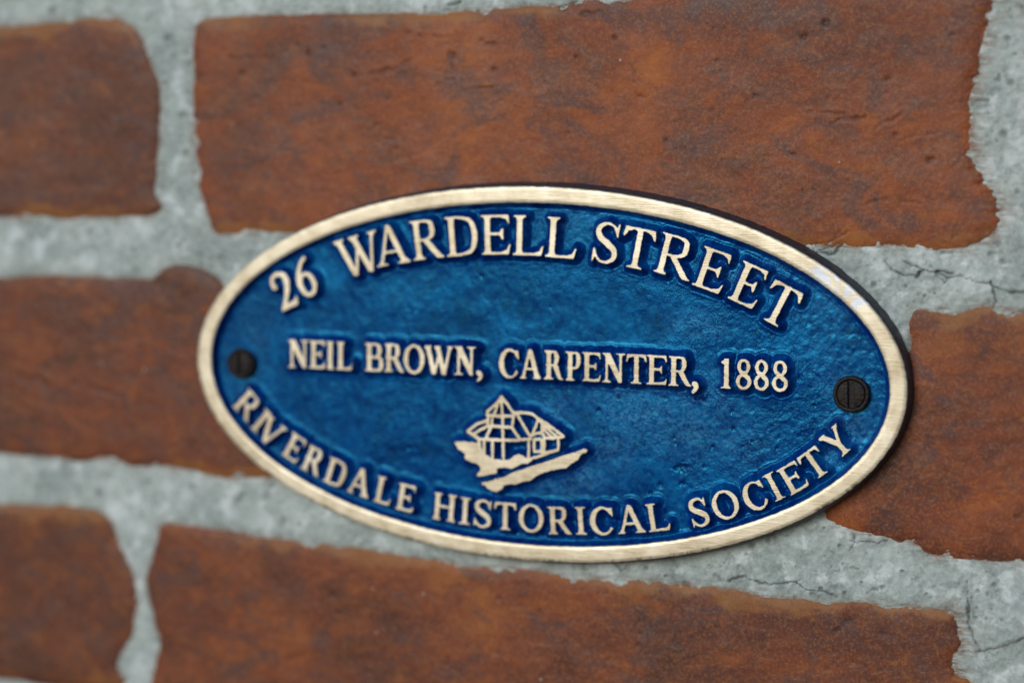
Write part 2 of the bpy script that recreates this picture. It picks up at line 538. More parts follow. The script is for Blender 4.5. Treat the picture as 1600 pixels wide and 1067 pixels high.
# dents and slits pressed into the brick faces: (px polyline, width mm, depth mm)
DENTS = [([(655, 58), (700, 58)], .9, .5), ([(750, 68), (775, 70)], 1.2, .5), ([(580, 117), (610, 110), (646, 95)], 1.1, .6), ([(680, 135), (706, 125)], .8, .5),
         ([(728, 138), (800, 136)], .7, .6), ([(600, 215), (622, 222)], .6, .4), ([(358, 91), (428, 90)], 1.0, .4), ([(880, 28), (905, 22), (940, 18)], .9, .6),
         ([(700, 85), (715, 95)], 1.0, .6), ([(1262, 176), (1290, 178), (1345, 184)], .7, .5), ([(1300, 192), (1352, 182)], .7, .5), ([(1370, 200), (1412, 178)], .8, .5),
         ([(1412, 218), (1455, 208)], .7, .4), ([(1355, 318), (1390, 310), (1440, 318)], .7, .5), ([(1270, 384), (1300, 377), (1325, 362)], .5, .8),
         ([(1500, 330), (1490, 372)], .7, .4), ([(1555, 763), (1598, 762)], .6, .4), ([(735, 210), (770, 206)], .6, .3), ([(115, 600), (190, 618)], 1.6, .5),
         ([(1390, 842), (1440, 846), (1475, 858), (1520, 868)], .5, .7), ([(660, 1005), (700, 1000)], .6, .3), ([(820, 960), (880, 966)], .8, .4),
         ([(30, 590), (70, 600), (85, 650)], 2.2, .5)]
PITS = [(1256, 58, 1.4), (1290, 36, 1.6), (1399, 211, 1.0), (1351, 183, .9), (1387, 124, 1.1), (1453, 250, 1.2), (1309, 178, .6), (1240, 242, .8), (361, 90, 1.3),
        (378, 115, 1.2), (480, 85, 1.5), (505, 75, .8), (465, 70, .8), (552, 118, 1.3), (530, 163, 1.0), (771, 109, .9), (708, 85, 1.1), (1000, 150, .8), (1120, 95, .9),
        (960, 60, 1.0), (1040, 220, .8), (1180, 150, .9), (878, 10, 1.6), (900, 90, .8), (620, 232, .8), (1590, 808, .9), (1291, 1045, .8), (1334, 1034, .6),
        (842, 955, 1.0), (780, 935, .8), (1000, 990, .8), (1120, 980, .9), (950, 1030, .8), (520, 930, 1.2), (1380, 990, 1.3), (1325, 970, 1.6), (1310, 985, 1.2)]
dents = [(surf(p, ZB), w, d) for p, w, d in DENTS]
pits = [(surf([(x, y)], ZB)[0], r) for x, y, r in PITS]

def make_brick(poly, res, seed, fray=True, tone=0.0):
    lo, hi = poly.min(0) - 2.5, poly.max(0) + 2.5
    xs, ys = np.arange(lo[0], hi[0], res), np.arange(lo[1], hi[1], res)
    X, Y = np.meshgrid(xs, ys)
    # hand-brushed ragged outline: fine teeth along the stroke
    Xw = X + 0.40 * vnoise(X * .23, Y * .27, seed) + 0.16 * vnoise(X * 1.0, Y * .9, seed + 1)
    Yw = Y + 0.40 * vnoise(X * .23, Y * .27, seed + 2) + 0.16 * vnoise(X * 1.0, Y * .9, seed + 3)
    d = poly_sdf(Xw, Yw, poly[::2] if len(poly) > 240 else poly)
    cx = (lo[0] + hi[0]) / 2
    if fray:
        endness = sstep(hi[0] - 16, hi[0] - 5, X)
        d = d + endness * ((1.0 + .9 * vnoise(X * .05, Y * .08, seed + 7)) * fbm(X * .13, Y * .75, seed + 5, 4, .65) + 0.5)
        d = d + 0.16 * fbm(X * .6, Y * .9, seed + 6, 3)
    inn = -d
    z = ZB + np.where(inn > 0, -0.75 * np.exp(-np.maximum(inn, 0) / 1.7), -0.75 + inn * 1.4)
    z += 0.17 * fbm(X * .022, Y * .03, seed + 8, 3) + 0.09 * fbm(X * .16, Y * .2, seed + 9, 4) + 0.035 * fbm(X * .9, Y * 1.0, seed + 11, 3)
    pit = np.zeros_like(X)
    for P, w, dp in dents:
        if P[:, 0].max() < lo[0] or P[:, 0].min() > hi[0] or P[:, 1].max() < lo[1] or P[:, 1].min() > hi[1]:
            continue
        dd = seg_dist(X + .5 * vnoise(X * .8, Y * .8, 3), Y + .5 * vnoise(X * .8, Y * .8, 4), P, False)
        g = np.exp(-(dd / (w * .45)) ** 2) * sstep(-.7, .35, vnoise(X * .33, Y * .33, 6))
        z -= dp * .55 * g - 0.12 * dp * np.exp(-((dd - w * 1.1) / (w * .6)) ** 2)
        pit = np.maximum(pit, g * .6)
    for c, r in pits:
        if lo[0] < c[0] < hi[0] and lo[1] < c[1] < hi[1]:
            dd = np.hypot(X - c[0], (Y - c[1]) * 1.2) * (1 + .25 * vnoise(X, Y, 5))
            g = np.exp(-(dd / (r * .6)) ** 2)
            z -= 0.5 * g
            pit = np.maximum(pit, g * .85)
    sm = .6 * sstep(.70, .82, vnoise(X * .33, Y * .45, seed + 20)) * sstep(.5, .75, vnoise(X * 1.0, Y * 1.2, seed + 21))
    z -= .35 * sm
    pit = np.maximum(pit, sm * .8)
    gy, gx = np.gradient(inn, res)
    bed = sstep(.55, .9, np.abs(gy) / np.maximum(np.hypot(gx, gy), 1e-6)) * sstep(-.15, .35, vnoise(X * .022, Y * .05, seed + 33) + (.25 if fray else 0))
    keep = (inn > -1.6)
    F, used = grid_faces(keep)
    V = np.stack([X.ravel(), Y.ravel(), z.ravel()], 1)[used]
    # a rear face and skirt make the piece a solid
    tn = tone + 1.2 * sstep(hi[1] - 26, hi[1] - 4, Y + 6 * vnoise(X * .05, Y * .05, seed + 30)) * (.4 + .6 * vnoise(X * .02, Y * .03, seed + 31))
    return V, F, dict(edge=np.clip(inn, -1, 60).ravel()[used], pit=pit.ravel()[used], bed=bed.ravel()[used], tone=tn.ravel()[used])

def add_skirt(V, F, attrs, depth=14.0):
    E = np.concatenate([F[:, [0, 1]], F[:, [1, 2]], F[:, [2, 3]], F[:, [3, 0]]])
    S = np.sort(E, 1)
    _, inv, cnt = np.unique(S[:, 0] * 10 ** 7 + S[:, 1], return_inverse=True, return_counts=True)
    bd = E[cnt[inv] == 1]
    vs = np.unique(bd)
    mp = np.full(len(V), -1)
    mp[vs] = np.arange(len(vs)) + len(V)
    V2 = V[vs].copy()
    V2[:, 2] = V2[:, 2].min() - depth
    F2 = np.stack([bd[:, 1], bd[:, 0], mp[bd[:, 0]], mp[bd[:, 1]]], 1)
    at = {k: np.concatenate([a, a[vs]]) for k, a in attrs.items()}
    return np.concatenate([V, V2]), np.concatenate([F, F2]), at

RES = dict(a=.55, b=.42, c=.55, d=.5, e=.55, f=.5, g=.8, h=.9)
for i, (k, P) in enumerate(brick_polys.items()):
    V, F, A = make_brick(P, RES[k], 11 * i + 3, k in 'bf', dict(a=1.0, b=-.4, c=.5, d=.2, e=1.2, f=.5, g=0, h=0)[k])
    V, F, A = add_skirt(V, F, A)
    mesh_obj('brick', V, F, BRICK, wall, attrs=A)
for i, P in enumerate(extra):
    V, F, A = make_brick(P, 2.0, 11 * i + 203, False)
    V, F, A = add_skirt(V, F, A)
    mesh_obj('brick', V, F, BRICK, wall, attrs=A)

# mortar: one bed, fine where the photograph shows it, cracked and pitted
CRACKS = [([(1270, 392), (1290, 396), (1303, 397), (1318, 378), (1326, 362)], .34), ([(1278, 390), (1300, 386), (1315, 378)], .2),
          ([(1383, 408), (1393, 421), (1413, 430), (1434, 432), (1440, 422)], .32), ([(1434, 432), (1442, 423), (1465, 425), (1480, 434), (1500, 432), (1525, 440), (1545, 443), (1560, 452), (1575, 457), (1600, 457), (1660, 464)], .34),
          ([(1412, 408), (1425, 415), (1440, 421), (1462, 424), (1490, 428)], .22), ([(1462, 425), (1475, 443), (1480, 436)], .2), ([(1548, 440), (1556, 470), (1552, 480)], .22),
          ([(1330, 846), (1337, 847), (1355, 847), (1372, 848), (1388, 842)], .3), ([(1333, 832), (1337, 847), (1326, 860)], .2),
          ([(1140, 908), (1150, 903), (1163, 901), (1180, 908), (1205, 913), (1222, 911), (1245, 908)], .32), ([(1245, 910), (1258, 920), (1280, 923), (1300, 930)], .26), ([(1250, 905), (1245, 912)], .26),
          ([(1511, 908), (1512, 930), (1514, 975), (1522, 1000), (1531, 1017), (1560, 1012), (1600, 998), (1640, 990)], .28), ([(1514, 975), (1511, 950)], .26), ([(1500, 1016), (1531, 1018)], .22),
          ([(960, 880), (972, 893), (980, 883)], .26), ([(850, 20), (880, 10), (905, 2)], .3), ([(700, 8), (720, 3)], .25)]
BUBBLES = [(1312, 853, .8), (1317, 881, .6), (1346, 910, .7), (1379, 918, 1.1), (1320, 926, .9), (1410, 893, .8), (1554, 914, 1.1), (1528, 923, .9), (1557, 925, .5), (1448, 928, .7), (1425, 905, .5), (1288, 825, .7), (1360, 837, .6),
           (1366, 445, 1.3), (1567, 410, 1.2), (1558, 382, 1.6), (1445, 463, .7), (1461, 459, .6), (1548, 397, 1.1), (1200, 843, 1.3), (1166, 866, .7), (1175, 852, 1.6), (1155, 885, .9), (1108, 883, .6), (1072, 915, 1.4), (1270, 927, 1.3), (1283, 920, 1.0),
           (285, 180, 1.4), (258, 130, 1.2), (262, 60, 1.6), (290, 240, 1.2), (255, 270, 1.3), (272, 90, 1.1), (80, 18, 1.6), (345, 402, 1.2), (327, 402, .9), (50, 375, 1.5), (140, 362, 1.3), (66, 741, 1.3), (155, 770, 1.2), (375, 780, 2.0), (380, 772, 1.2), (230, 920, 1.0),
           (210, 390, 1.3), (280, 385, 1.2), (300, 760, 1.3), (470, 820, 1.1), (1580, 130, 1.4), (1570, 210, 1.8), (1590, 300, 1.2), (1575, 60, 1.2), (1010, 888, .9), (1040, 900, .8)]
cracks = [(surf(p, ZM), w) for p, w in CRACKS]
bubbles = [(surf([(x, y)], ZM)[0], r) for x, y, r in BUBBLES]

def mortar_grid(x0, x1, y0, y1, res, fine):
    xs, ys = np.linspace(x0, x1, int(round((x1 - x0) / res)) + 1), np.linspace(y0, y1, int(round((y1 - y0) / res)) + 1)
    X, Y = np.meshgrid(xs, ys)
    dmin = np.full(X.shape, 50.0)
    for P in list(brick_polys.values()) + extra:
        lo, hi = P.min(0) - 12, P.max(0) + 12
        ix = slice(max(0, np.searchsorted(xs, lo[0]) - 1), np.searchsorted(xs, hi[0]) + 1)
        iy = slice(max(0, np.searchsorted(ys, lo[1]) - 1), np.searchsorted(ys, hi[1]) + 1)
        if X[iy, ix].size == 0:
            continue
        dmin[iy, ix] = np.minimum(dmin[iy, ix], poly_sdf(X[iy, ix], Y[iy, ix], P[::2] if len(P) > 120 else P))
    keep = dmin > (-4.5 if fine else -7)
    if fine:
        keep &= ~in_plaque(X, Y, -7)
    z = ZM + 0.24 * fbm(X * .03, Y * .045, 51, 3) + 0.24 * fbm(X * .17, Y * .2, 52, 4) + 0.13 * fbm(X * .7, Y * .7, 53, 3)
    z -= 0.35 * np.exp(-np.maximum(dmin, 0) / 1.4)
    crack, dirt_shade = np.zeros_like(X), np.zeros_like(X)
    if fine:
        for P, w in cracks:
            lo, hi = P.min(0) - 4, P.max(0) + 4
            ix = slice(np.searchsorted(xs, lo[0]), np.searchsorted(xs, hi[0]))
            iy = slice(np.searchsorted(ys, lo[1]), np.searchsorted(ys, hi[1]))
            x, y = X[iy, ix], Y[iy, ix]
            if x.size == 0:
                continue
            dd = seg_dist(x + .28 * vnoise(x * .9, y * .9, 61) + .10 * vnoise(x * 2.3, y * 2.3, 62), y + .28 * vnoise(x * .9, y * .9, 63) + .10 * vnoise(x * 2.3, y * 2.3, 64), P, False)
            ww = w * (0.52 + .5 * vnoise(x * .35, y * .35, 65))
            g = np.exp(-(dd / np.maximum(ww, .1)) ** 2)
            z[iy, ix] -= 0.6 * g - 0.10 * np.exp(-((dd - .8) / .5) ** 2)
            crack[iy, ix] = np.maximum(crack[iy, ix], np.clip(g * 1.15, 0, 1) * .92)
            dirt_shade[iy, ix] = np.maximum(dirt_shade[iy, ix], .35 * np.exp(-(dd / 1.1) ** 2) * sstep(-.2, .5, vnoise(x * .4, y * .4, 66)))
        for c, r in bubbles:
            ix = slice(np.searchsorted(xs, c[0] - 5), np.searchsorted(xs, c[0] + 5))
            iy = slice(np.searchsorted(ys, c[1] - 5), np.searchsorted(ys, c[1] + 5))
            x, y = X[iy, ix], Y[iy, ix]
            if x.size == 0:
                continue
            dd = np.hypot(x - c[0], y - c[1]) * (1 + .2 * vnoise(x * 1.3, y * 1.3, 67))
            g = np.exp(-(dd / (r * .55)) ** 2)
            z[iy, ix] -= .55 * g - .22 * np.exp(-((dd - r * .95) / (r * .35)) ** 2)
            dirt_shade[iy, ix] = np.maximum(dirt_shade[iy, ix], .75 * g)
        sp = sstep(.55, .75, vnoise(X * .8, Y * .8, 70)) * sstep(.35, .65, vnoise(X * .21, Y * .21, 71))
        z -= .22 * sp
        dirt_shade = np.maximum(dirt_shade, .6 * sp)
        # contact shadow painted into the mortar colour, mixed with patchy dirt, around the plaque's edge
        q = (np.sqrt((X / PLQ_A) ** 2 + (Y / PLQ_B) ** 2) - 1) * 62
        contact_shade = np.exp(-np.maximum(q, 0) / 3.2) * sstep(-.25, .45, fbm(X * .2, Y * .2, 72, 3))
        dirt_shade = np.maximum(dirt_shade, .55 * contact_shade)
    stain = np.exp(-np.maximum(dmin, 0) / 1.1)
    for k in 'bf':           # bristle marks dragged past the right-hand ends
        P = brick_polys[k]
        xe, yl, yh = P[:, 0].max(), P[:, 1].min(), P[:, 1].max()
        m = sstep(xe - 16, xe - 9, X) * sstep(xe + 7, xe + 3, X) * (Y > yl - 2) * (Y < yh + 2)
        stain = np.maximum(stain, m * np.exp(-np.maximum(dmin, 0) / 2.6) * 1.15)
    F, used = grid_faces(keep)
    V = np.stack([X.ravel(), Y.ravel(), z.ravel()], 1)[used]
    return V, F, dict(crack=crack.ravel()[used], dirt_shade=dirt_shade.ravel()[used], stain=stain.ravel()[used])

FX0, FX1, FY0, FY1 = -190.0, 150.0, -122.0, 122.0
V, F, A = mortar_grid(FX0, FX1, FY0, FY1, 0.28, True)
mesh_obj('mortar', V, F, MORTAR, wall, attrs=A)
parts = [mortar_grid(-470, FX0, -230, 270, 2.0, False), mortar_grid(FX1, 470, -230, 270, 2.0, False),
         mortar_grid(FX0, FX1, FY1, 270, 2.0, False), mortar_grid(FX0, FX1, -230, FY0, 2.0, False)]
for V, F, A in parts:
    mesh_obj('mortar', V, F, MORTAR, wall, attrs=A)
# solid backing of the wall
V = [(x, y, z) for z in (-14.0, -105.0) for x, y in ((-470, -230), (470, -230), (470, 270), (-470, 270))]
mesh_obj('masonry_core', V, [(0, 1, 2, 3), (7, 6, 5, 4), (0, 4, 5, 1), (1, 5, 6, 2), (2, 6, 7, 3), (3, 7, 4, 0)], MORTAR, wall, smooth=False)

# ------------------------------------------------------------------ lettering: outlines drawn as signed fields, in cap heights
class Glyph:
    def __init__(self, X, Y):
        self.X, self.Y, self.f = X, Y, np.full(X.shape, 9.0)
    def add(self, d):
        self.f = np.minimum(self.f, d)
    def cut(self, d):
        self.f = np.maximum(self.f, -d)
    def clip(self, y0, y1):
        self.f = np.maximum(self.f, np.maximum(y0 - self.Y, self.Y - y1))
    def rect(self, x0, x1, y0, y1):
        qx, qy = np.abs(self.X - (x0 + x1) / 2) - (x1 - x0) / 2, np.abs(self.Y - (y0 + y1) / 2) - (y1 - y0) / 2
        self.add(np.hypot(np.maximum(qx, 0), np.maximum(qy, 0)) + np.minimum(np.maximum(qx, qy), 0))
    def seg(self, p, q, w, ext=0.1):
        ux, uy = q[0] - p[0], q[1] - p[1]
        L = math.hypot(ux, uy)
        ux, uy = ux / L, uy / L
        a = (self.X - p[0]) * ux + (self.Y - p[1]) * uy
        b = np.abs(-(self.X - p[0]) * uy + (self.Y - p[1]) * ux) - w / 2
        e = np.abs(a - L / 2) - L / 2 - ext
        # keep inside the cap band so that slanted strokes end flat
        self.add(np.maximum(np.maximum(b, e), np.maximum(min(p[1], q[1]) - self.Y, self.Y - max(p[1], q[1]))))
    def poly(self, pts):
        self.add(poly_sdf(self.X, self.Y, pts))
    def path(self, pts, ws, n=9):
        P = catmull(np.column_stack([np.asarray(pts, float), np.asarray(ws, float)]), n)
        f = np.full(self.X.shape, 9.0)
        for x, y, w in P:
            np.minimum(f, np.hypot(self.X - x, self.Y - y) - w / 2, out=f)
        self.add(f)
    def ell(self, cx, cy, rx, ry):
        return (np.hypot((self.X - cx) / rx, (self.Y - cy) / ry) - 1) * min(rx, ry)
    def ring(self, cx, cy, rx, ry, tx, ty, ox=0.0):
        self.add(np.maximum(self.ell(cx, cy, rx, ry), -self.ell(cx + ox, cy, rx - tx, ry - ty)))
    def foot(self, x0, x1, a, b, top=False):
        P = [(x0, 0), (x1, 0), (x1, .038), (b + .025, .062), (b, .13), (a, .13), (a - .025, .062), (x0, .038)]
        self.poly([(x, 1 - y) for x, y in P] if top else P)

def draw(ch, X, Y, W, s, t):
    g = Glyph(X, Y)
    m = 0.095                        # serif overhang
    xa, xb = m, m + s                # main stem
    if ch == 'I':
        c = W / 2
        g.rect(c - s / 2, c + s / 2, 0, 1); g.foot(0, W, c - s / 2, c + s / 2); g.foot(0, W, c - s / 2, c + s / 2, True)
    elif ch in 'EL':
        g.rect(xa, xb, 0, 1)
        g.foot(0, xb + .03, xa, xb); g.foot(0, xb + (.09 if ch == 'L' else .02), xa, xb, True)
        g.rect(xa, .9 * W, 0, t)
        g.poly([(.66 * W, 0), (.93 * W, 0), (W, .25), (.955 * W, .26), (.86 * W, .12), (.66 * W, t)])
        if ch == 'E':
            g.rect(xa, .92 * W, 1 - t, 1)
            g.poly([(.68 * W, 1), (.945 * W, 1), (.97 * W, .77), (.925 * W, .765), (.85 * W, .885), (.68 * W, 1 - t)])
            g.rect(xa, .70 * W, .52 - t / 2, .52 + t / 2)
            g.poly([(.58 * W, .52), (.70 * W, .65), (.755 * W, .66), (.755 * W, .37), (.70 * W, .38)])
    elif ch == 'T':
        c = W / 2
        g.rect(c - s / 2, c + s / 2, 0, 1); g.foot(c - s / 2 - .12, c + s / 2 + .12, c - s / 2, c + s / 2)
        g.rect(.05 * W, .95 * W, 1 - t, 1)
        for q in (0, 1):
            P = [(.035 * W, 1), (.30 * W, 1), (.30 * W, 1 - t), (.15 * W, .885), (.055 * W, .74), (0, .745)]
            g.poly([(W - x, y) if q else (x, y) for x, y in P])
    elif ch == 'H':
        for a in (xa * .9, W - s - m * .9):
            g.rect(a, a + s, 0, 1)
            g.foot(a - m * .9, a + s + m * .9, a, a + s); g.foot(a - m * .9, a + s + m * .9, a, a + s, True)
        g.rect(xa, W - xa, .52 - t / 2, .52 + t / 2)
    elif ch == 'N':
        th = t * 1.15
        g.rect(.115, .115 + th, 0, 1); g.foot(.0, .23 + th, .115, .115 + th)
        g.rect(W - .115 - th, W - .115, .02, 1); g.foot(W - .23 - th, W, W - .115 - th, W - .115, True)
        g.poly([(.0, 1), (.0, .965), (.07, .93), (W - .20 - th * .4, 0), (W - .115, 0), (W - .115, .16), (.115 + s * 1.0, 1)])
    elif ch == 'A':
        ap = .47 * W
        g.seg((ap - .01, 1), (.15 * W, 0), t * 1.25); g.seg((ap, 1), (.84 * W, 0), s * 1.0)
        g.rect(.25 * W, .70 * W, .30, .30 + t)
        g.foot(0, .33 * W, .15 * W - t * .5, .15 * W + t * .6); g.foot(.62 * W, W, .84 * W - s * .6, .84 * W + s * .5)
        g.poly([(ap - s * .45, .93), (ap - .03, 1.03), (ap + .05, 1.03), (ap + s * .55, .90)])
    elif ch == 'V':
        g.seg((.16 * W, 1), (.52 * W, 0), s); g.seg((.86 * W, 1), (.53 * W, 0), t * 1.25)
        g.foot(0, .36 * W, .16 * W - s * .5, .16 * W + s * .5, True); g.foot(.68 * W, W, .86 * W - t * .6, .86 * W + t * .6, True)
        g.poly([(.44 * W, .16), (.5 * W, -.02), (.56 * W, -.02), (.63 * W, .18)])
    elif ch == 'W':
        g.seg((.105 * W, 1), (.335 * W, 0), s); g.seg((.53 * W, .80), (.345 * W, 0), t * 1.25)
        g.seg((.455 * W, 1), (.69 * W, 0), s); g.seg((.895 * W, 1), (.70 * W, 0), t * 1.25)
        g.foot(0, .235 * W, .105 * W - s * .5, .105 * W + s * .5, True); g.foot(.345 * W, .585 * W, .455 * W - s * .5, .455 * W + s * .5, True)
        g.foot(.785 * W, W, .895 * W - t * .6, .895 * W + t * .6, True)
        for c in (.335, .69):
            g.poly([((c - .035) * W, .13), ((c - .012) * W, -.02), ((c + .03) * W, -.02), ((c + .055) * W, .14)])
    elif ch == 'Y':
        c = .5 * W
        g.seg((.15 * W, 1), (.5 * W, .42), s); g.seg((.86 * W, 1), (.53 * W, .42), t * 1.3)
        g.rect(c - s / 2, c + s / 2, 0, .50); g.foot(c - s / 2 - .11, c + s / 2 + .11, c - s / 2, c + s / 2)
        g.foot(0, .36 * W, .15 * W - s * .5, .15 * W + s * .5, True); g.foot(.68 * W, W, .86 * W - t * .6, .86 * W + t * .6, True)
    elif ch in 'RPB':
        g.rect(xa, xb, 0, 1)
        g.foot(0, xb + (.09 if ch != 'B' else .02), xa, xb); g.foot(0, xb, xa, xb, True)
        R = {'R': .78, 'P': 1.0, 'B': .90}[ch] * W
        yl = .50 if ch != 'P' else .44
        o = R - s * .48
        mx = (xb + o) / 2
        g.path([(xa + .02, 1 - t / 2), (mx, 1 - t / 2), (o - .03, .90), (o, (1 + yl) / 2), (o - .03, yl + .09), (mx, yl), (xa + .02, yl)],
               [t, t, s * .8, s * .98, s * .8, t, t])
        if ch == 'R':
            g.poly([(xb + .03, yl + .02), (xb + .03 + s * 1.15, yl + .03), (.93 * W, .06), (W, .035), (W, 0), (.80 * W, 0), (.72 * W, .05)])
        if ch == 'B':
            o = W - s * .5
            mx = (xb + o) / 2
            g.path([(xa + .02, .51), (mx, .51), (o - .02, .42), (o, .26), (o - .03, .10), (mx, t / 2), (xa + .02, t / 2)], [t, t, s * .8, s, s * .8, t, t])
    elif ch == 'D':
        g.rect(xa, xb, 0, 1); g.foot(0, xb, xa, xb); g.foot(0, xb, xa, xb, True)
        o = W - s * .5
        g.path([(xa + .02, 1 - t / 2), (.45 * W, 1 - t / 2), (.80 * W, .86), (o, .5), (.80 * W, .14), (.45 * W, t / 2), (xa + .02, t / 2)], [t, t, s * .78, s * 1.05, s * .78, t, t])
    elif ch == 'O':
        g.ring(.5 * W, .5, .5 * W, .52, s * 1.02, t * 1.05)
    elif ch == 'C':
        g.ring(.52 * W, .5, .52 * W, .52, s * .92, t * 1.05, s * .22)
        g.cut(poly_sdf(X, Y, [(.62 * W, .5), (.78 * W, .74), (1.3 * W, .76), (1.3 * W, .215), (.93 * W, .225)]))
        g.poly([(.78 * W, .95), (.90 * W, .965), (.955 * W, .965), (.985 * W, .66), (.925 * W, .655), (.84 * W, .80)])
    elif ch == 'S':
        g.path([(.86 * W, .78), (.74 * W, .92), (.50 * W, .975), (.25 * W, .90), (.17 * W, .75), (.30 * W, .60), (.60 * W, .465), (.83 * W, .32), (.82 * W, .13), (.58 * W, .025), (.32 * W, .05), (.11 * W, .22)],
               [t, t, t * 1.1, s * .78, s * .95, s * 1.05, s * 1.1, s * .98, s * .82, t * 1.1, t, t])
        g.poly([(.84 * W, .86), (.90 * W, 1.0), (.95 * W, 1.0), (.935 * W, .67), (.875 * W, .665), (.80 * W, .80)])
        g.poly([(.03 * W, 0), (.08 * W, 0), (.14 * W, .13), (.20 * W, .18), (.11 * W, .34), (.045 * W, .335)])
    elif ch == '1':
        c = .54 * W
        g.rect(c - s / 2, c + s / 2, 0, 1); g.foot(0, W, c - s / 2, c + s / 2)
        g.poly([(c - s / 2, .80), (c - s / 2 + .02, 1), (c + s / 2, 1.02), (c - .02, 1.0), (.06 * W, .90), (.02 * W, .85)])
    elif ch == '2':
        g.path([(.13 * W, .66), (.10 * W, .78), (.22 * W, .92), (.47 * W, .955), (.74 * W, .87), (.80 * W, .70), (.66 * W, .47), (.38 * W, .22), (.14 * W, .06)],
               [s * .95, s * .8, s * .75, s * .75, s * .95, s * 1.05, s * .9, s * .75, s * .65])
        g.poly([(.02 * W, 0), (.90 * W, 0), (W, .20), (.93 * W, .235), (.80 * W, .145), (.10 * W, .13)])
    elif ch == '6':
        g.path([(.80 * W, .985), (.56 * W, .90), (.28 * W, .68), (.15 * W, .42), (.17 * W, .27)], [t * 1.6, t * 1.6, s * .9, s * 1.0, s * .9])
        g.ring(.52 * W, .31, .48 * W, .33, s * .90, t * 1.5)
    elif ch == '8':
        g.ring(.5 * W, .755, .45 * W, .265, s * .78, s * .58)
        g.ring(.5 * W, .255, .52 * W, .275, s * .80, s * .58)
        g.path([(.28 * W, .60), (.5 * W, .50), (.74 * W, .38)], [s * .8] * 3)
    return g.f

CR = dict(A=(410, 350), B=(600, 320), C=(780, 320), D=(920, 330), E=(1080, 370), F=(440, 500), G=(620, 500), H=(770, 500), I=(920, 500), J=(1060, 500),
          K=(350, 600), L=(480, 670), M=(660, 730), N=(820, 730), O=(980, 720), P=(1140, 640))
SC = 1422.8 / 200.0
ROWS = [
 # character, survey tile, foot-left, foot-right
 (dict(h=10.6, s=.150, t=.066), [('2', 'A', 215, 980, 417, 881), ('6', 'A', 442, 837, 637, 759), ('W', 'A', 891, 623, 1360, 477), ('A', 'B', -77, 690, 297, 640), ('R', 'B', 330, 622, 672, 582), ('D', 'B', 700, 580, 1052, 556), ('E', 'B', 1085, 558, 1412, 553),
   ('L', 'C', 150, 562, 492, 570), ('L', 'C', 508, 578, 852, 607), ('S', 'D', 14, 553, 310, 599), ('T', 'D', 319, 597, 680, 678), ('R', 'D', 713, 670, 1118, 786), ('E', 'E', 5, 532, 323, 648), ('E', 'E', 400, 680, 691, 818), ('T', 'E', 714, 873, 1049, 1051)]),
 (dict(h=7.7, s=.172, t=.085), [('N', 'F', 70, 525, 302, 535), ('E', 'F', 302, 534, 485, 545), ('I', 'F', 495, 545, 580, 550), ('L', 'F', 602, 549, 787, 560), ('B', 'F', 922, 567, 1130, 575), ('R', 'F', 1138, 573, 1362, 583), ('O', 'G', 72, 588, 308, 598), ('W', 'G', 308, 598, 622, 612), ('N', 'G', 637, 608, 877, 618),
   ('C', 'H', 65, 638, 292, 648), ('A', 'H', 300, 648, 534, 660), ('R', 'H', 565, 658, 780, 668), ('P', 'H', 802, 671, 975, 680), ('E', 'H', 988, 680, 1203, 688), ('N', 'I', 146, 690, 402, 702), ('T', 'I', 412, 704, 640, 715), ('E', 'I', 638, 714, 870, 726), ('R', 'I', 882, 729, 1140, 742),
   ('1', 'J', 468, 760, 584, 765), ('8', 'J', 640, 768, 806, 774), ('8', 'J', 838, 778, 1002, 784), ('8', 'J', 1040, 788, 1213, 795)]),
 (dict(h=7.35, s=.185, t=.090), [('R', 'K', 88, 232, 262, 440), ('I', 'K', 287, 474, 362, 552), ('V', 'K', 334, 548, 545, 733), ('E', 'K', 630, 775, 796, 887), ('R', 'K', 840, 930, 1047, 1038), ('D', 'L', 165, 575, 375, 669), ('A', 'L', 428, 688, 672, 775), ('L', 'L', 728, 800, 912, 857), ('E', 'L', 972, 882, 1172, 936),
   ('H', 'M', 103, 570, 360, 612), ('I', 'M', 402, 625, 524, 642), ('S', 'M', 560, 650, 764, 676), ('T', 'M', 792, 682, 1040, 704), ('O', 'M', 1070, 710, 1348, 725), ('R', 'N', 262, 740, 527, 748), ('I', 'N', 565, 747, 692, 746), ('C', 'N', 735, 752, 1000, 746), ('A', 'N', 1038, 740, 1348, 722), ('L', 'O', 240, 790, 492, 768),
   ('S', 'O', 734, 748, 939, 698), ('O', 'O', 1000, 684, 1284, 592), ('C', 'P', 226, 1160, 468, 1052), ('I', 'P', 505, 1032, 632, 964), ('E', 'P', 678, 960, 899, 832), ('T', 'P', 923, 808, 1148, 657), ('Y', 'P', 1201, 573, 1405, 389)]),
]
letters = []            # (name, loops in plaque mm)
